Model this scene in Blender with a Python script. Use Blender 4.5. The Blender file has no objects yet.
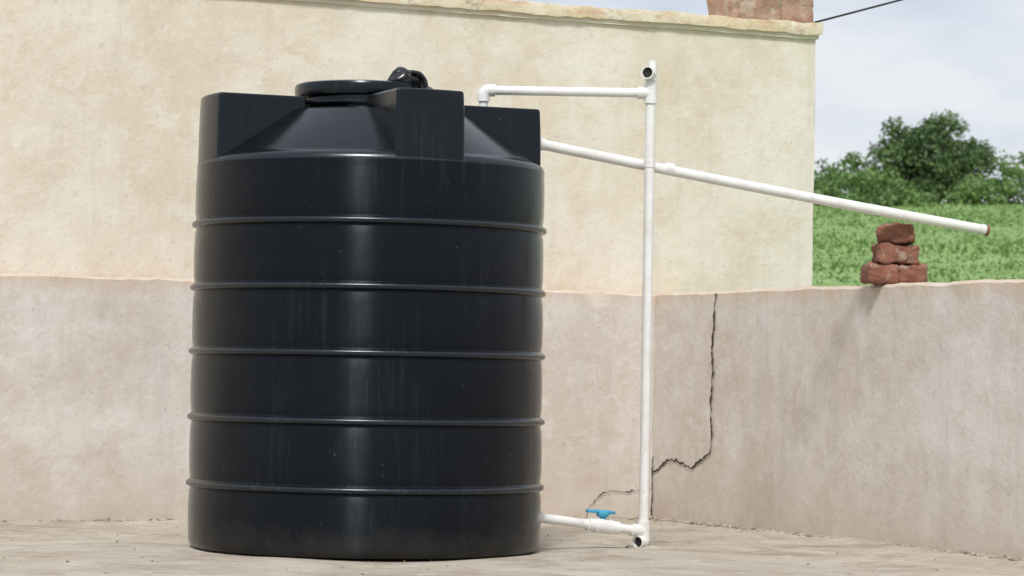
import bpy, bmesh, math, random
from mathutils import Vector, Matrix, noise
random.seed(7)
S=bpy.context.scene
S.view_settings.view_transform='Standard'
S.view_settings.look='None'
S.view_settings.exposure=0
R=math.radians

# ---------------------------------------------------------------- helpers
def obj(name, verts, faces, mat=None, parent=None, smooth=False):
    me=bpy.data.meshes.new(name); me.from_pydata([tuple(v) for v in verts],[],faces); me.update()
    o=bpy.data.objects.new(name,me); S.collection.objects.link(o)
    if mat: me.materials.append(mat)
    if parent: o.parent=parent
    if smooth: me.polygons.foreach_set('use_smooth',[True]*len(me.polygons))
    return o
def empty(name):
    e=bpy.data.objects.new(name,None); S.collection.objects.link(e); e.empty_display_size=.2; return e
def fix(o):
    bm=bmesh.new(); bm.from_mesh(o.data); bmesh.ops.recalc_face_normals(bm,faces=bm.faces); bm.to_mesh(o.data); bm.free()
def autosmooth(o,ang=35):
    bm=bmesh.new(); bm.from_mesh(o.data)
    for f in bm.faces: f.smooth=True
    for e in bm.edges:
        e.smooth = not(len(e.link_faces)==2 and e.calc_face_angle(0)>R(ang))
    bm.to_mesh(o.data); bm.free()

class NT:
    def __init__(s,name):
        s.m=bpy.data.materials.new(name); s.m.use_nodes=True; s.t=s.m.node_tree; s.n=s.t.nodes
        s.b=s.n['Principled BSDF']; s.c=s.n.new('ShaderNodeTexCoord')
    def lk(s,a,b): s.t.links.new(a,b)
    def mapping(s,scale=(1,1,1)):
        m=s.n.new('ShaderNodeMapping'); m.inputs['Scale'].default_value=scale; s.lk(s.c.outputs['Object'],m.inputs['Vector']); return m.outputs[0]
    def noise(s,scale,detail=4,rough=.6,stretch=None,dist=0):
        n=s.n.new('ShaderNodeTexNoise'); n.inputs['Scale'].default_value=scale; n.inputs['Detail'].default_value=detail
        n.inputs['Roughness'].default_value=rough; n.inputs['Distortion'].default_value=dist
        s.lk(s.mapping(stretch) if stretch else s.c.outputs['Object'],n.inputs['Vector']); return n.outputs['Fac']
    def ramp(s,f,a,b,lo=0,hi=1):
        r=s.n.new('ShaderNodeMapRange'); r.inputs[1].default_value=a; r.inputs[2].default_value=b; r.inputs[3].default_value=lo; r.inputs[4].default_value=hi
        s.lk(f,r.inputs[0]); return r.outputs[0]
    def mix(s,f,a,b,mode='MIX'):
        m=s.n.new('ShaderNodeMix'); m.data_type='RGBA'; m.blend_type=mode
        for sock,v in ((m.inputs[0],f),(m.inputs[6],a),(m.inputs[7],b)):
            if hasattr(v,'is_linked'): s.lk(v,sock)
            elif isinstance(v,(int,float)): sock.default_value=v
            else: sock.default_value=(*v,1)
        return m.outputs[2]
    def math(s,op,a,b):
        m=s.n.new('ShaderNodeMath'); m.operation=op
        for i,v in enumerate((a,b)):
            if hasattr(v,'is_linked'): s.lk(v,m.inputs[i])
            else: m.inputs[i].default_value=v
        return m.outputs[0]
    def z(s):
        x=s.n.new('ShaderNodeSeparateXYZ'); s.lk(s.c.outputs['Object'],x.inputs[0]); return x.outputs[2]
    def bump(s,h,dist=.01,st=1.0,prev=None):
        b=s.n.new('ShaderNodeBump'); b.inputs['Distance'].default_value=dist; b.inputs['Strength'].default_value=st
        s.lk(h,b.inputs['Height'])
        if prev: s.lk(prev,b.inputs['Normal'])
        s.lk(b.outputs[0],s.b.inputs['Normal']); return b.outputs[0]
    def col(s,c): s.lk(c,s.b.inputs['Base Color'])
    def rough(s,v): s.b.inputs['Roughness'].default_value=v

def simple(name,c,r=.5,var=.3,sc=20):
    t=NT(name); d=tuple(x*(1-var) for x in c)
    t.col(t.mix(t.noise(sc,2),d,c)); t.rough(r); return t.m

def plaster(name,base,light,stain,lowdirt,topz,topcol,grey):
    t=NT(name)
    c=t.mix(t.ramp(t.noise(1.2,5,.7),.40,.60),base,light)
    c=t.mix(t.ramp(t.noise(4.2,5,.76),.48,.70,0,.7),c,stain)
    c=t.mix(t.ramp(t.noise(8,5,.8,dist=.6),.50,.62,0,.6),c,light)
    c=t.mix(t.ramp(t.noise(3.5,4,.74,(3,3,.3)),.52,.74,0,.45),c,grey)
    c=t.mix(t.ramp(t.noise(30,3,.8),.60,.74,0,.45),c,tuple(x*.72 for x in grey))
    z=t.z(); n=t.noise(5,4,.7)
    low=t.ramp(t.math('ADD',z,t.math('MULTIPLY',n,-.5)),-.27,.10,.65,0)
    c=t.mix(low,c,lowdirt)
    top=t.ramp(t.math('ADD',z,t.math('MULTIPLY',t.noise(4,4,.75,(3,3,.5)),.16)),topz+.02,topz+.10,0,.7)
    c=t.mix(top,c,topcol)
    t.col(c); t.rough(.92); t.b.inputs['Specular IOR Level'].default_value=.2
    hgt=t.math('ADD',t.noise(6,3,.6),t.math('MULTIPLY',t.noise(60,4,.78),.3))
    t.bump(hgt,.010,.75)
    return t.m

M_low=plaster('weathered_plaster',(.595,.53,.465),(.70,.665,.62),(.545,.46,.38),(.50,.415,.335),.955,(.59,.44,.31),(.49,.46,.425))
M_up=plaster('cream_plaster',(.69,.61,.49),(.77,.72,.63),(.64,.54,.41),(.5,.42,.3),2.2,(.6,.5,.35),(.58,.525,.44))

t=NT('coping_paint')
c=t.mix(t.ramp(t.noise(5,4,.7),.4,.6),(.64,.54,.36),(.70,.64,.52))
c=t.mix(t.ramp(t.noise(5,5,.75,(1,1,3)),.50,.62,0,.65),c,(.53,.30,.17))
c=t.mix(t.ramp(t.noise(15,4,.7),.56,.68,0,.7),c,(.27,.21,.16))
c=t.mix(t.ramp(t.noise(11,4,.7),.54,.66,0,.8),c,(.74,.69,.58))
t.col(c); t.rough(.9); t.bump(t.noise(40,3,.7),.006,.8); M_cop=t.m

t=NT('dusty_concrete')
c=t.mix(t.ramp(t.noise(1.0,5,.72),.38,.62),(.41,.355,.285),(.50,.455,.385))
c=t.mix(t.ramp(t.noise(2.6,5,.8,dist=.5),.48,.64,0,.75),c,(.285,.225,.165))
c=t.mix(t.ramp(t.noise(7,5,.8,dist=.3),.52,.66,0,.65),c,(.58,.54,.475))
c=t.mix(t.ramp(t.noise(35,4,.82),.58,.72,0,.75),c,(.19,.15,.115))
t.col(c); t.rough(.93); t.b.inputs['Specular IOR Level'].default_value=.2
t.bump(t.math('ADD',t.noise(4,3,.6),t.math('MULTIPLY',t.noise(50,4,.78),.4)),.016,.7); M_floor=t.m

# black polyethylene. aniso: stretches the side wall's highlight upright, set to shape a bright streak
def tankmat(name,aniso,spec,r0,r1,dustk=.3):
    t=NT(name)
    c=t.mix(t.ramp(t.noise(3,3,.6),.4,.7),(.003,.004,.006),(.0045,.006,.009))
    streak=t.ramp(t.noise(7,4,.78,(5,5,.22)),.53,.70,0,1)
    patch=t.ramp(t.noise(2.5,3,.65),.44,.64,0,1)
    dust=t.math('MULTIPLY',streak,patch)
    c=t.mix(t.math('MULTIPLY',dust,dustk),c,(.040,.047,.052))
    c=t.mix(t.ramp(t.noise(90,2,.6),.72,.78,0,.3),c,(.2,.2,.19))
    lowd=t.ramp(t.math('ADD',t.z(),t.math('MULTIPLY',t.noise(9,4,.7),-.16)),-.09,.03,.4,0)
    c=t.mix(lowd,c,(.06,.052,.042))
    t.col(c); t.b.inputs['Specular IOR Level'].default_value=spec
    t.b.inputs['Specular Tint'].default_value=(.80,.91,1,1)
    base=t.ramp(t.noise(12,3,.7,(3,3,.5)),.3,.7,r0,r1)
    t.lk(t.math('ADD',t.math('MULTIPLY',dust,.10),base),t.b.inputs['Roughness'])
    if aniso:
        tg=t.n.new('ShaderNodeTangent'); tg.direction_type='RADIAL'; tg.axis='Z'; t.lk(tg.outputs[0],t.b.inputs['Tangent'])
        t.b.inputs['Anisotropic'].default_value=1.0; t.b.inputs['Anisotropic Rotation'].default_value=.25
    t.bump(t.noise(4,2,.5),.006,.35); return t.m
M_tank=tankmat('black_polyethylene_wall',True,.22,.235,.29)
M_tank2=tankmat('black_polyethylene_top',False,.36,.17,.26)
M_rib=tankmat('black_polyethylene_rib',False,.65,.22,.30,.5)

t=NT('white_pvc')
c=t.mix(t.ramp(t.noise(10,4,.7),.4,.75),(.80,.80,.78),(.68,.66,.62))
c=t.mix(t.ramp(t.noise(45,3,.7),.60,.74,0,.5),c,(.45,.39,.32))
t.col(c); t.rough(.38); M_pvc=t.m
M_dark=simple('pipe_interior',(.02,.018,.016),.8)  # near-black disc colour standing in for shade inside open pipes; cable uses it too
M_rust=simple('muddy_pipe_end',(.32,.16,.09),.9,.5,60)
M_blue=simple('blue_plastic',(.05,.36,.55),.4,.2)
M_bag=simple('black_rubber',(.008,.009,.010),.28,.4)
M_crack=simple('crack_void',(.06,.045,.035),1,.6,50)
t=NT('fired_brick')
c=t.mix(t.ramp(t.noise(14,4,.7),.35,.65),(.22,.085,.055),(.33,.15,.10))
c=t.mix(t.ramp(t.noise(40,4,.7),.55,.7,0,.7),c,(.13,.065,.05))
c=t.mix(t.ramp(t.noise(22,4,.7),.56,.68,0,.75),c,(.45,.35,.28))
t.col(c); t.rough(.95); t.bump(t.noise(50,4,.75),.014,1); M_brick=t.m
t=NT('eroded_brick')
c=t.mix(t.ramp(t.noise(12,4,.7),.35,.65),(.40,.22,.15),(.50,.34,.26))
c=t.mix(t.ramp(t.noise(9,4,.75),.48,.6,0,.8),c,(.55,.47,.38))
t.col(c); t.rough(.95); t.bump(t.noise(50,4,.75),.012,1); M_brick2=t.m

def leafmat(name,a,b,yl,sc,tl=.3):
    t=NT(name); g=t.n.new('ShaderNodeNewGeometry')
    c=t.mix(t.ramp(t.noise(sc,2,.6),.38,.62),a,b)
    c=t.mix(t.math('MULTIPLY',t.ramp(g.outputs['Random Per Island'],.5,1),.8),c,yl)
    t.col(c); t.rough(.6); t.b.inputs['Specular IOR Level'].default_value=.25
    tr=t.n.new('ShaderNodeBsdfTranslucent'); t.lk(c,tr.inputs[0])
    mx=t.n.new('ShaderNodeMixShader'); mx.inputs[0].default_value=tl
    t.lk(t.b.outputs[0],mx.inputs[1]); t.lk(tr.outputs[0],mx.inputs[2]); t.lk(mx.outputs[0],t.n['Material Output'].inputs[0])
    return t.m
M_leaf=leafmat('shrub_leaves',(.07,.135,.05),(.13,.22,.075),(.22,.30,.12),.9)
M_leaf2=leafmat('thicket_leaves',(.10,.19,.06),(.19,.31,.10),(.26,.36,.14),.7)
M_weed=leafmat('weeds',(.19,.32,.10),(.27,.39,.14),(.35,.44,.20),.5,.2)
M_bark=simple('bark',(.10,.075,.05),.9,.4)
t=NT('grassy_earth')
c=t.mix(t.ramp(t.noise(.6,5,.75),.40,.60),(.17,.29,.085),(.26,.38,.14))
c=t.mix(t.ramp(t.noise(5,4,.8,(1,.5,1)),.42,.62,0,.5),c,(.13,.23,.07))
c=t.mix(t.ramp(t.noise(2.0,4,.75),.58,.72,0,.5),c,(.35,.38,.21))
t.col(c); t.rough(.95); M_earth=t.m

# ---------------------------------------------------------------- world / light
W=bpy.data.worlds.new("World"); S.world=W; W.use_nodes=True
wt=W.node_tree; N=wt.nodes; L=wt.links
bg=N['Background']; out=N['World Output']
ELEV=50; ROT=186
sky=N.new('ShaderNodeTexSky'); sky.sky_type='NISHITA'; sky.sun_disc=False
sky.sun_elevation=R(ELEV); sky.sun_rotation=R(ROT); sky.dust_density=2.5
L.new(sky.outputs[0],bg.inputs[0]); bg.inputs[1].default_value=.11
bg2=N.new('ShaderNodeBackground'); bg2.inputs[1].default_value=1
tc=N.new('ShaderNodeTexCoord'); mp=N.new('ShaderNodeMapping'); mp.inputs['Scale'].default_value=(1,1,3.0); L.new(tc.outputs['Generated'],mp.inputs[0])
nz=N.new('ShaderNodeTexNoise'); nz.inputs['Scale'].default_value=8.5; nz.inputs['Detail'].default_value=5; nz.inputs['Roughness'].default_value=.55; L.new(mp.outputs[0],nz.inputs[0])
cr=N.new('ShaderNodeValToRGB'); cr.color_ramp.elements[0].position=.38; cr.color_ramp.elements[0].color=(.64,.71,.83,1)
cr.color_ramp.elements[1].position=.62; cr.color_ramp.elements[1].color=(.88,.90,.94,1); L.new(nz.outputs[0],cr.inputs[0]); L.new(cr.outputs[0],bg2.inputs[0])
ms=N.new('ShaderNodeMixShader'); ms.inputs[0].default_value=.9; L.new(bg.outputs[0],ms.inputs[1]); L.new(bg2.outputs[0],ms.inputs[2]); L.new(ms.outputs[0],out.inputs[0])

sl=bpy.data.lights.new('sun','SUN'); sl.energy=2.8; sl.angle=R(10); sl.color=(1,.97,.93)
so=bpy.data.objects.new('sun',sl); S.collection.objects.link(so)
sd=Vector((math.sin(R(ROT))*math.cos(R(ELEV)),math.cos(R(ROT))*math.cos(R(ELEV)),math.sin(R(ELEV))))
so.rotation_euler=(-sd).to_track_quat('-Z','Y').to_euler(); so.location=sd*30

# ---------------------------------------------------------------- camera
cam=bpy.data.cameras.new('camera'); co=bpy.data.objects.new('camera',cam); S.collection.objects.link(co)
cam.lens=102.66; cam.sensor_width=36; cam.clip_end=2000
co.matrix_world=Matrix.Translation((0,0,.6))@Matrix.Rotation(R(91.73),4,'X')@Matrix.Rotation(R(1.0),4,'Z')
cam.dof.use_dof=True; cam.dof.focus_distance=10.2; cam.dof.aperture_fstop=9
S.camera=co

# ---------------------------------------------------------------- ground + hill
def terr(x,y):
    if y<16: return -.06
    h=.0875*(min(y,80)-16)
    if y>80: h-= (y-80)*.02
    k=min(1,(y-16)/20)
    return -.06+h+k*.22*noise.noise(Vector((x*.13,y*.1,3)))
xs=[-300,-150,-80,-40]+[ -20+i*1.0 for i in range(61)]+[60,100,200,400]
ys=[-300,-100,-40,0,10,16]+[17+i for i in range(80)]+[120,200,400,700]
V=[(x,y,terr(x,y)) for y in ys for x in xs]; nx=len(xs)
F=[(j*nx+i,j*nx+i+1,(j+1)*nx+i+1,(j+1)*nx+i) for j in range(len(ys)-1) for i in range(nx-1)]
obj('ground',V,F,M_earth,smooth=True)

C=Vector((.607,12.4,0)); A=Vector((-.91,-.415,0)).normalized(); B=Vector((.415,-.91,0)).normalized()
V=[];F=[];n=150
La,Lb=20.,22.
for j in range(n+1):
    for i in range(n+1):
        u=(i/n)**1.5*La-.05; v=(j/n)**1.5*Lb-.05
        p=C+A*u+B*v; p.z=.010*noise.noise(p*1.3)+.006*noise.noise(p*4)+ .012*max(0,1-min(u,v)/.12)
        V.append(p)
for j in range(n):
    for i in range(n): a=j*(n+1)+i; F.append((a,a+1,a+n+2,a+n+1))
fl=obj('concrete_floor',V,F,M_floor,smooth=True)

def sweep(name,org,d,nrm,s0,s1,prof,step,jit,mat,parent=None,caps=True,closed=True,seed=0):
    n=max(2,int((s1-s0)/step)); V=[];F=[];m=len(prof)
    for i in range(n+1):
        s=s0+(s1-s0)*i/n
        for k,(o,z,j) in enumerate(prof):
            p=org+d*s+nrm*o; p.z=z
            q=Vector((p.x*5,p.y*5,z*5+seed)); q2=q*3
            f=jit*j
            p=p+nrm*(f*(noise.noise(q)+.5*noise.noise(q2))); p.z+= f*(noise.noise(q2+Vector((9,9,9)))+.8*noise.noise(q+Vector((4,1,9)))) if j>=1 else 0
            if i in(0,n): p=p+d*(f*noise.noise(q2*1.5))
            V.append(p)
    for i in range(n):
        for k in range(m if closed else m-1):
            a=i*m+k; b=i*m+(k+1)%m; F.append((a,b,b+m,a+m))
    if caps: F.append(tuple(range(m))); F.append(tuple(range(n*m,n*m+m)))
    o=obj(name,V,F,mat,parent); fix(o); autosmooth(o,40); return o
nA=Vector((-.415,.91,0)).normalized()
nB=-A
H=.963
def lowprof(th):
    z=[-.05]+[.08*i for i in range(1,12)]
    return [(0,a,.6) for a in z]+[(.0,H-.012,1),(.012,H,1),(th-.01,H,1),(th,H-.01,.5),(th,-.05,0)]
sweep('parapet_wall',C,A,nA,0,La,lowprof(.12),.05,.006,M_low,caps=False)
sweep('parapet_wall',C,B,nB,-.12,Lb,lowprof(.2),.05,.006,M_low,caps=True,seed=5)

bld=empty('plastered_building')
zz=[0]+[.12*i for i in range(1,18)]
k0=-.85
sweep('walls',C,A,nA,k0,La,[(.135,a,.6) for a in zz]+[(.135,2.115,.5),(3.5,2.115,0),(3.5,0,0)],.08,.008,M_up,bld)
sweep('moulding',C,A,nA,k0-.008,La,[(.122,2.112,1),(.122,2.134,.8),(3.52,2.134,0),(3.52,2.112,0)],.06,.003,M_up,bld)
sweep('coping',C,A,nA,k0-.02,La,[(.108,2.131,1),(.106,2.16,.8),(.112,2.182,1.2),(3.54,2.182,0),(3.54,2.131,0)],.05,.008,M_cop,bld)

def rough_box(name,c,size,rotz,mat,parent=None,amp=.006,seg=8,seed=0,rx=0,fr=14,rnd=.16):
    bm=bmesh.new(); bmesh.ops.create_cube(bm,size=1)
    bmesh.ops.subdivide_edges(bm,edges=bm.edges[:],cuts=seg,use_grid_fill=True)
    Mx=Matrix.Translation(c)@Matrix.Rotation(rotz,4,'Z')@Matrix.Rotation(rx,4,'Y')
    mn=min(size)
    for v in bm.verts:
        p=Vector((v.co.x*size[0],v.co.y*size[1],v.co.z*size[2]))
        r=mn*rnd; q=Vector([max(-size[i]/2+r,min(size[i]/2-r,p[i])) for i in range(3)])
        dd=p-q
        if dd.length>r: p=q+dd.normalized()*r
        s=Vector((seed*3.1,seed*1.7,0))
        nn=noise.noise(p*fr+s)+.6*noise.noise(p*fr*2.6+s)
        p+= (dd.normalized() if dd.length>1e-6 else p.normalized())*amp*nn
        v.co=Mx@p
    bmesh.ops.recalc_face_normals(bm,faces=bm.faces)
    for f in bm.faces: f.smooth=True
    me=bpy.data.meshes.new(name); bm.to_mesh(me); bm.free(); me.materials.append(mat)
    o=bpy.data.objects.new(name,me); S.collection.objects.link(o)
    if parent: o.parent=parent
    return o
angA=math.atan2(-A.y,-A.x)
for (k,w,h,sd_) in ((.50,.13,.13,3),(.62,.15,.17,8),(.765,.17,.25,11)):
    p=C-A*k+nA*.27; p.z=2.17+h/2
    rough_box('brick_stub_%d'%sd_,p,(w,.24,h),angA,M_brick2,bld,.016,12,sd_,fr=10,rnd=.18)

# ---------------------------------------------------------------- cracks
def crack(name,org,d,inn,pts,w0,w1,parent=None):
    pts2=[]
    for i in range(len(pts)-1):
        (a,b),(c,e)=pts[i],pts[i+1]; L_=math.hypot(c-a,e-b); n=max(2,int(L_/.012))
        for k in range(n):
            f=k/n; j=.0055
            pts2.append((a+(c-a)*f+random.uniform(-j,j),b+(e-b)*f+random.uniform(-j,j)))
    pts2.append(pts[-1]); V=[];F=[]
    for i,(s,z) in enumerate(pts2):
        a=pts2[max(0,i-1)];b=pts2[min(len(pts2)-1,i+1)]
        t_=Vector((b[0]-a[0],b[1]-a[1])).normalized(); nn=Vector((-t_.y,t_.x))
        w=(w0+(w1-w0)*i/len(pts2))*random.uniform(.2,1.5)*.5
        for sg in(-1,1):
            q=org+d*(s+nn.x*w*sg)+inn*.0055; q.z=z+nn.y*w*sg; V.append(q)
    for i in range(len(pts2)-1): F.append((2*i,2*i+1,2*i+3,2*i+2))
    return obj(name,V,F,M_crack,parent)
ck=empty('wall_crack')
crack('crack_main',C,B,-nB,[(.553,.955),(.54,.86),(.525,.72),(.535,.63),(.52,.516),(.535,.394),(.525,.304),(.43,.263),(.36,.235),(.30,.245),(.23,.262),(.148,.258),(.05,.212),(.01,.2)],.012,.009,ck)
crack('crack_corner',C,B,-nB,[(.012,.27),(.015,.15),(.012,.02)],.007,.009,ck)
crack('crack_side',C,A,-nA,[(.0,.135),(.055,.125),(.149,.123),(.2,.13),(.243,.111),(.297,.05),(.31,.015)],.005,.003,ck)

# ---------------------------------------------------------------- grit at wall foot
def stones(name,n,fn,mat):
    V=[];F=[]
    ico=[(0,0,-1),(.72,-.52,-.44),(-.27,-.85,-.44),(-.89,0,-.44),(-.27,.85,-.44),(.72,.52,-.44),(.27,-.85,.44),(-.72,-.52,.44),(-.72,.52,.44),(.27,.85,.44),(.89,0,.44),(0,0,1)]
    fa=[(0,1,2),(1,0,5),(0,2,3),(0,3,4),(0,4,5),(1,5,10),(2,1,6),(3,2,7),(4,3,8),(5,4,9),(1,10,6),(2,6,7),(3,7,8),(4,8,9),(5,9,10),(6,10,11),(7,6,11),(8,7,11),(9,8,11),(10,9,11)]
    for _ in range(n):
        p,r=fn(); b=len(V); rz=random.uniform(0,6.3); sx,sy,sz=random.uniform(.7,1.4),random.uniform(.7,1.2),random.uniform(.4,.8)
        for v in ico:
            k=random.uniform(.8,1.2); x,y=v[0]*sx*k,v[1]*sy*k
            V.append((p.x+r*(x*math.cos(rz)-y*math.sin(rz)),p.y+r*(x*math.sin(rz)+y*math.cos(rz)),p.z+r*v[2]*sz*k+r*.15))
        F+=[tuple(b+i for i in f) for f in fa]
    return obj(name,V,F,mat)
t=NT('grit'); g=t.n.new('ShaderNodeNewGeometry')
t.col(t.mix(g.outputs['Random Per Island'],(.20,.155,.115),(.50,.44,.36))); t.rough(.95); M_grit=t.m
def fn():
    q=random.random()
    if q<.42: u=random.random()**1.5*4.5; v=.004+abs(random.gauss(0,.014))
    elif q<.8: v=random.random()**1.3*4; u=.004+abs(random.gauss(0,.016))
    else: u=random.random()*5; v=random.random()*4
    if random.random()<.06: u=abs(random.gauss(0,.2)); v=abs(random.gauss(0,.2))
    near=min(u,v)<.06
    p=C+A*u+B*v; r=.0016+random.random()**4*(.010 if near else .0035); p.z=.010 if near else .004
    return p,r
stones('gravel',3400,fn,M_grit)

# ---------------------------------------------------------------- water tank
tank=empty('water_tank'); TC=Vector((-.490,10.0,0))
def bodyR(z): return .600-.007*(z/1.3)
ribs=[.223,.446,.668,.884,1.098]
edges=[.03]+ribs+[1.30]
prof=[(0,.004),(.583,.0041),(.594,.012),(.600,.03)]
for i in range(len(edges)-1):
    a,b=edges[i],edges[i+1]
    for k in range(1,12):
        z=a+(b-a)*k/12
        if i>0 and z-a<.02: continue
        if i<len(edges)-2 and b-z<.02: continue
        prof.append((bodyR(z)+.003*math.sin(math.pi*k/12),z))
    if i<len(ribs):
        for dz,dr in((-.015,-.002),(-.012,.002),(-.010,.008),(-.006,.0115),(0,.0125),(.005,.011),(.008,.007),(.011,.002),(.015,-.002)):
            prof.append((bodyR(b)+dr,b+dz))
prof+=[(.595,1.296),(.5915,1.308),(.584,1.3165),(.574,1.321),(.564,1.324),(.552,1.333),(.34,1.478),(.325,1.486),(.31,1.489),(.24,1.491),(.232,1.497),(.230,1.535),(.0,1.535)]
def lathe(name,prof,seg,mat,parent,c,wob=0,ang=30):
    V=[];F=[];m=len(prof)
    for i in range(seg):
        a=2*math.pi*i/seg
        for r,z in prof:
            rr=r+wob*noise.noise(Vector((math.cos(a)*2.2,math.sin(a)*2.2,z*2.5)))*min(1,r/.3)
            V.append((rr*math.sin(a),-rr*math.cos(a),z))
    for i in range(seg):
        for k in range(m-1):
            a=i*m+k;b=((i+1)%seg)*m+k; F.append((a,b,b+1,a+1))
    o=obj(name,V,F,mat,parent); o.location=c
    bm=bmesh.new(); bm.from_mesh(o.data); bmesh.ops.remove_doubles(bm,verts=bm.verts,dist=1e-5); bmesh.ops.recalc_face_normals(bm,faces=bm.faces)
    bm.to_mesh(o.data); bm.free()
    autosmooth(o,ang); return o
bo=lathe('body',prof,160,M_tank,tank,TC,.003,50)
bo.data.materials.append(M_tank2); bo.data.materials.append(M_rib)
for p in bo.data.polygons:
    if p.center.z>1.322: p.material_index=1
    elif p.center.z>1.298 or any(abs(p.center.z-rz_)<.0135 for rz_ in ribs): p.material_index=2
LC=TC+Vector((-.028,0,0))
lidp=[(0,1.5365),(.228,1.5365),(.236,1.541),(.239,1.55),(.239,1.574),(.235,1.582),(.224,1.586),(.16,1.592),(.09,1.596),(0,1.597)]
lathe('lid',lidp,96,M_tank2,tank,LC,.002,40)
lathe('lid_ring',[(.222,1.502),(.25,1.504),(.255,1.51),(.253,1.52),(.225,1.524)],96,M_tank2,tank,LC,0,40)
for i,az in enumerate((22,-68,112,202)):
    a=R(az); u=Vector((math.sin(a),-math.cos(a),0)); tt=Vector((math.cos(a),math.sin(a),0))
    hw=.122; ro=.5935; ri=.27; ring=[]
    K=10
    for k in range(K+1):
        w=-hw+2*hw*k/K; ring.append((math.sqrt(ro*ro-w*w),w))
    ring+= [(ri,hw),(ri,-hw)]
    V=[];F=[];m=len(ring)
    for z,ins in((1.285,0),(1.35,.0005),(1.45,.002),(1.528,.005)):
        for r_,w in ring:
            p=u*(r_-ins*(1 if r_>.4 else -1))+tt*(w*(1-ins/hw)); p.z=z; V.append(p)
    for l in range(3):
        for k in range(m):
            q=(k+1)%m; F.append((l*m+k,l*m+q,(l+1)*m+q,(l+1)*m+k))
    F.append(tuple(range(m))); F.append(tuple(range(3*m,4*m)))
    o=obj('lug_%d'%(i+1),V,F,M_tank2,tank); o.location=TC; fix(o)
    bv=o.modifiers.new('b','BEVEL'); bv.width=.010; bv.segments=4; bv.limit_method='ANGLE'; bv.angle_limit=R(40)
    autosmooth(o,180)
    o.modifiers.new('w','WEIGHTED_NORMAL')

# ---------------------------------------------------------------- tubes
def tube(name,pts,r,mat,parent=None,seg=20,caps=True,bend=.0,rz=None):
    pts=[Vector(p) for p in pts]
    path=[pts[0]]
    for i in range(1,len(pts)-1):
        a,b,c=pts[i-1],pts[i],pts[i+1]
        if bend>0:
            p0=b+(a-b).normalized()*bend; p1=b+(c-b).normalized()*bend
            for k in range(9):
                f=k/8; path.append((1-f)**2*p0+2*f*(1-f)*b+f*f*p1)
        else: path.append(b)
    path.append(pts[-1])
    V=[];F=[]; ref=None
    for i,p in enumerate(path):
        d=(path[min(i+1,len(path)-1)]-path[max(i-1,0)]).normalized()
        if ref is None:
            ref=d.orthogonal().normalized()
        ref=(ref-d*ref.dot(d)).normalized(); s=d.cross(ref)
        for k in range(seg):
            a=2*math.pi*k/seg; V.append(p+ref*math.cos(a)*r+s*math.sin(a)*r)
    for i in range(len(path)-1):
        for k in range(seg):
            q=(k+1)%seg; F.append((i*seg+k,i*seg+q,(i+1)*seg+q,(i+1)*seg+k))
    if caps: F.append(tuple(range(seg))); n=len(path)-1; F.append(tuple(range(n*seg,n*seg+seg)))
    o=obj(name,V,F,mat,parent); fix(o); autosmooth(o,40); return o
# moulded latch knob on the lid
lc=Vector((TC.x+.118,TC.y-.12,1.590))
bm=bmesh.new(); bmesh.ops.create_icosphere(bm,subdivisions=5,radius=1)
for v in bm.verts:
    nn=v.co.normalized(); f=1+.22*noise.noise(nn*1.5+Vector((3,0,5)))+.10*abs(noise.noise(nn*3.5))
    gx=1-.12*math.exp(-((nn.x-.15)/.12)**2)
    v.co=lc+Vector((nn.x*.062,nn.y*.05*gx,max(-.02,nn.z*.050*gx)-.3*max(0,nn.x-.3)*.06))*f
for f in bm.faces: f.smooth=True
me=bpy.data.meshes.new('latch_cap'); bm.to_mesh(me); bm.free(); me.materials.append(M_bag)
o=bpy.data.objects.new('latch_cap',me); S.collection.objects.link(o); o.parent=tank
tube('latch_strap',[lc+Vector(q) for q in((.02,-.05,.030),(.048,-.045,.026),(.066,-.04,.004),(.070,-.04,-.018))],.008,M_bag,tank,12,True,.010)

def open_end(name,p,d,r,parent,mat=None,depth=.03,wall=.0035):
    p=Vector(p); d=Vector(d).normalized(); a=d.orthogonal().normalized(); b=d.cross(a); seg=24
    rings=[(0,r),(depth,r),(depth,r-wall),(depth-.022,r-wall)]
    V=[];F=[]
    for h,rr in rings:
        for k in range(seg): an=2*math.pi*k/seg; V.append(p+d*h+a*math.cos(an)*rr+b*math.sin(an)*rr)
    for l in range(3):
        for k in range(seg): q=(k+1)%seg; F.append((l*seg+k,l*seg+q,(l+1)*seg+q,(l+1)*seg+k))
    o=obj(name,V,F,M_pvc,parent); fix(o); autosmooth(o,40)
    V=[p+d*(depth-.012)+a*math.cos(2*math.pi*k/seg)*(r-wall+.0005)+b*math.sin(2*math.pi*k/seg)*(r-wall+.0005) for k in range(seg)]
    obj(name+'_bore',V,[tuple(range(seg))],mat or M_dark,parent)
P=empty('pvc_water_pipe'); px,py=.478,10.3; r=.0175; rc=.0225
tube('riser',[(px,py,.0),(px,py,1.69)],r,M_pvc,P)
tube('top_pipe',[(px,py,1.609),(-.112,py,1.609),(-.112,py,1.36)],r-.001,M_pvc,P,bend=.035)
tube('elbow_left',[(-.072,py,1.609),(-.112,py,1.609),(-.112,py,1.569)],rc,M_pvc,P,bend=.026)
tube('tee_upper',[(px,py,1.572),(px,py,1.642)],rc,M_pvc,P)
tube('tee_branch',[(px,py,1.609),(px-.045,py,1.609)],rc-.0003,M_pvc,P)
tube('collar_top',[(px,py,1.652),(px,py,1.700)],rc-.0005,M_pvc,P)
open_end('vent_socket',(px,py,1.676),(-.35,-.93,.05),.0225,P,depth=.042)
tube('cap',[(px+.006,py,1.69),(px+.006,py,1.724)],.014,M_pvc,P)
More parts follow.
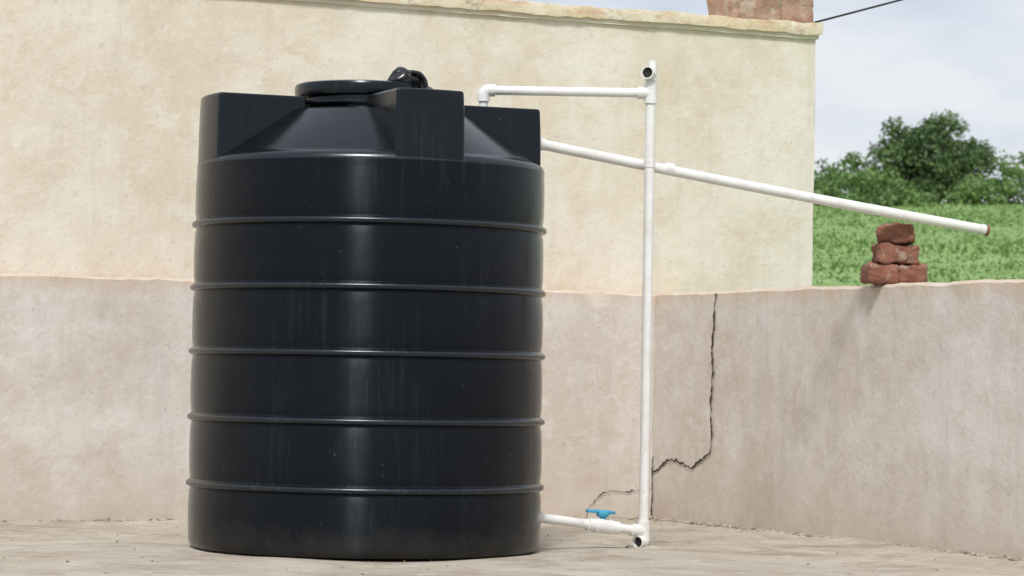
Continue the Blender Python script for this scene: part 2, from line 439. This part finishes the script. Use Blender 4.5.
tube('clip_ring',[(px,py,1.345),(px,py,1.372)],rc-.003,M_pvc,P)
a=Vector((.085,10.06,.118)); b=Vector((px,py,.062)); d=(b-a).normalized()
tube('outlet_pipe',[a,b],.0165,M_pvc,P)
tube('tank_flange',[a-d*.01,a+d*.03],.023,M_pvc,P)
tube('tee_lower',[(px,py,.028),(px,py,.1)],rc,M_pvc,P)
tube('tee_lower_branch',[b-d*.052,b],rc-.0004,M_pvc,P)
tube('valve_end_a',[a+d*.225,a+d*.262],.0225,M_pvc,P)
tube('valve_body',[a+d*.258,a+d*.322],.0262,M_pvc,P)
tube('valve_end_b',[a+d*.318,a+d*.355],.0225,M_pvc,P)
vc=a+d*.29
tube('valve_stem',[vc,vc+Vector((0,0,.042))],.012,M_blue,P)
rough_box('valve_handle',vc+Vector((-.008,0,.050)),(.105,.028,.013),R(18),M_blue,P,.0006,4,2,rx=R(4),rnd=.4)
rough_box('valve_hub',vc+Vector((0,0,.043)),(.040,.040,.024),R(18),M_blue,P,.0005,4,2,rnd=.4)
open_end('drain_socket',(px,py,.028),(-.62,-.78,-.06),.0225,P,depth=.036)
rough_box('foot_mud',Vector((px,py+.005,.0)),(.1,.09,.02),.4,M_floor,P,.006,6,5,rnd=.45)

O=empty('overflow_pipe')
p0=Vector((.489,10.345,1.356)); dv=Vector((1,.37,-.146))
e0=p0-dv*.47; e1=p0+dv*1.252; dn=dv.normalized()
pts=[]
for i in range(25):
    f=i/24; q=e0.lerp(e1,f); q.z-=.006*math.sin(math.pi*f); pts.append(q)
tube('pipe',pts,.0185,M_pvc,O)
tube('coupling',[p0+dv*.045,p0+dv*.075],.0205,M_pvc,O)
tube('socket',[p0-dv*.42,p0-dv*.388],.022,M_pvc,O)
open_end('outlet',e1-dn*.012,dn,.0205,O,M_rust,depth=.03)
tube('muddy_rim',[e1+dn*.006,e1+dn*.0195],.0212,M_rust,O,24,False)

# ---------------------------------------------------------------- bricks on parapet
bc=C+B*1.80+nB*.062
def brick(dx,dy,z,size,rot,seed,rx=0,amp=.009):
    rough_box('brick',Vector((bc.x+dx,bc.y+dy,z)),size,R(rot),M_brick,None,amp,12,seed,R(rx),fr=18,rnd=.22)
brick(-.050,-.01,H+.038,(.125,.11,.074),8,1)
brick(.068,.00,H+.037,(.10,.12,.072),-12,2)
brick(.006,.0,H+.112,(.158,.105,.074),14,3,3,.012)
brick(.004,.0,H+.186,(.132,.10,.068),-6,4,-4,.013)

# ---------------------------------------------------------------- overhead cable
q=C-A*.86+nA*.2; q.z=2.19
q2=Vector((9.0,26.0,6.15)); pts=[]
for i in range(31):
    f=i/30; v=q.lerp(q2,f); v.z-=.18*math.sin(math.pi*f); pts.append(v)
tube('overhead_cable',pts,.005,M_dark,None,8)

# ---------------------------------------------------------------- vegetation
def rnd_dir():
    while True:
        v=Vector((random.uniform(-1,1),random.uniform(-1,1),random.uniform(-1,1)))
        if .05<v.length<1: return v.normalized()
def leaves(clumps,per,size,V,F):
    for c,rad in clumps:
        n=int(per*(rad/.5)**2)
        for _ in range(n):
            d=rnd_dir(); rr=rad*random.uniform(.45,1.12)
            p=c+Vector((d.x*rr,d.y*rr,d.z*rr*.85))
            nn=(d*.7+rnd_dir()*.8+Vector((0,0,.35))).normalized(); a=nn.orthogonal().normalized()
            a=(Matrix.Rotation(random.uniform(0,6.3),3,nn)@a); b=nn.cross(a)
            s=size*random.uniform(.6,1.35); w=s*random.uniform(.4,.65)
            k=len(V); V+= [p-a*s*.5,p+b*w*.5,p+a*s*.5+nn*s*.08,p-b*w*.5]; F.append((k,k+1,k+2,k+3))
def crown(cx,cy,z0,w,h,n,rmin,rmax,dep=.8):
    out=[]
    for _ in range(n):
        a=random.uniform(0,6.28); q=random.random()**.5; f=random.random()
        wid=math.sin(math.pi*min(1,(.22+.74*f)))**.6
        out.append((Vector((cx+math.cos(a)*q*w*.5*wid,cy+math.sin(a)*q*w*.5*dep*wid,z0+h*(.08+.86*f))),random.uniform(rmin,rmax)))
    return out
def limbs(base,tips,r0,V,F):
    for tp in tips:
        mid=base.lerp(tp,.5)+Vector((random.uniform(-.2,.2),random.uniform(-.2,.2),.1))
        pr=[(base,r0),(mid,r0*.6),(tp,r0*.2)]
        for i in range(2):
            k=len(V)
            for (p,r_) in pr[i:i+2]:
                for j in range(6): an=j*math.pi/3; V.append(p+Vector((math.cos(an)*r_,math.sin(an)*r_,0)))
            for j in range(6): F.append((k+j,k+(j+1)%6,k+6+(j+1)%6,k+6+j))
sh=empty('large_shrub')
cl=crown(11.3,80,5.25,3.6,2.3,64,.24,.44)+crown(11.95,80,6.0,1.7,2.1,24,.18,.32)+crown(10.4,79.7,5.6,1.5,2.15,26,.18,.34)+crown(12.8,80,5.3,1.3,1.9,18,.18,.32)+crown(11.2,80,6.6,1.6,1.2,16,.2,.34)
V=[];F=[]; leaves(cl,230,.14,V,F)
obj('foliage',V,F,M_leaf,sh)
V=[];F=[]
limbs(Vector((11.3,80,5.2)),[c for c,r_ in cl[::3]],.09,V,F); obj('trunk',V,F,M_bark,sh)
V=[];F=[];cl=[]
for (x,w,h,y) in ((8.0,1.8,1.9,81),(9.15,1.7,1.5,80),(9.0,1.2,1.0,77),(9.9,1.4,1.1,78.5),(6.6,2.4,1.9,82),(4.9,2.2,1.6,82),(13.6,1.5,1.4,79),(14.6,2.0,2.0,81),(16.3,2.6,2.2,81),(18.4,2.4,1.8,82),(20.6,3,2.4,82),(3,2.4,1.7,82),(10.2,1.6,.5,76.5),(14.4,1.5,.7,77),(8.2,1.3,.9,76),(12.4,1.6,.8,78)):
    cl+=crown(x,y,terr(x,y)-.1,w,h,int(14*w),.2,.38)
leaves(cl,180,.14,V,F)
obj('shrub_thicket',V,F,M_leaf2)
V=[];F=[]
for _ in range(16000):
    y=30+50*random.random()**.75; x=random.uniform(.085*y-2.5,.195*y+3); z=terr(x,y)
    cl_=noise.noise(Vector((x*.6,y*.35,0)))
    hh=(.03+.12*max(0,cl_+.1))*random.uniform(.5,1.6)
    for k in range(4):
        a=random.uniform(0,6.28); l=random.uniform(.4,1)*hh; w=.012+.022*random.random()
        bx,by=x+random.uniform(-.15,.15),y+random.uniform(-.15,.15)
        dx,dy=math.cos(a),math.sin(a); n0=len(V); g=hh*.5
        V+= [(bx-dy*w,by+dx*w,z+l*.35),(bx-dx*w,by-dy*w,z-.01),(bx+dy*w,by-dx*w,z+l*.4),(bx+dx*g,by+dy*g,z+l)]
        F.append((n0,n0+1,n0+2,n0+3))
obj('weeds',V,F,M_weed)
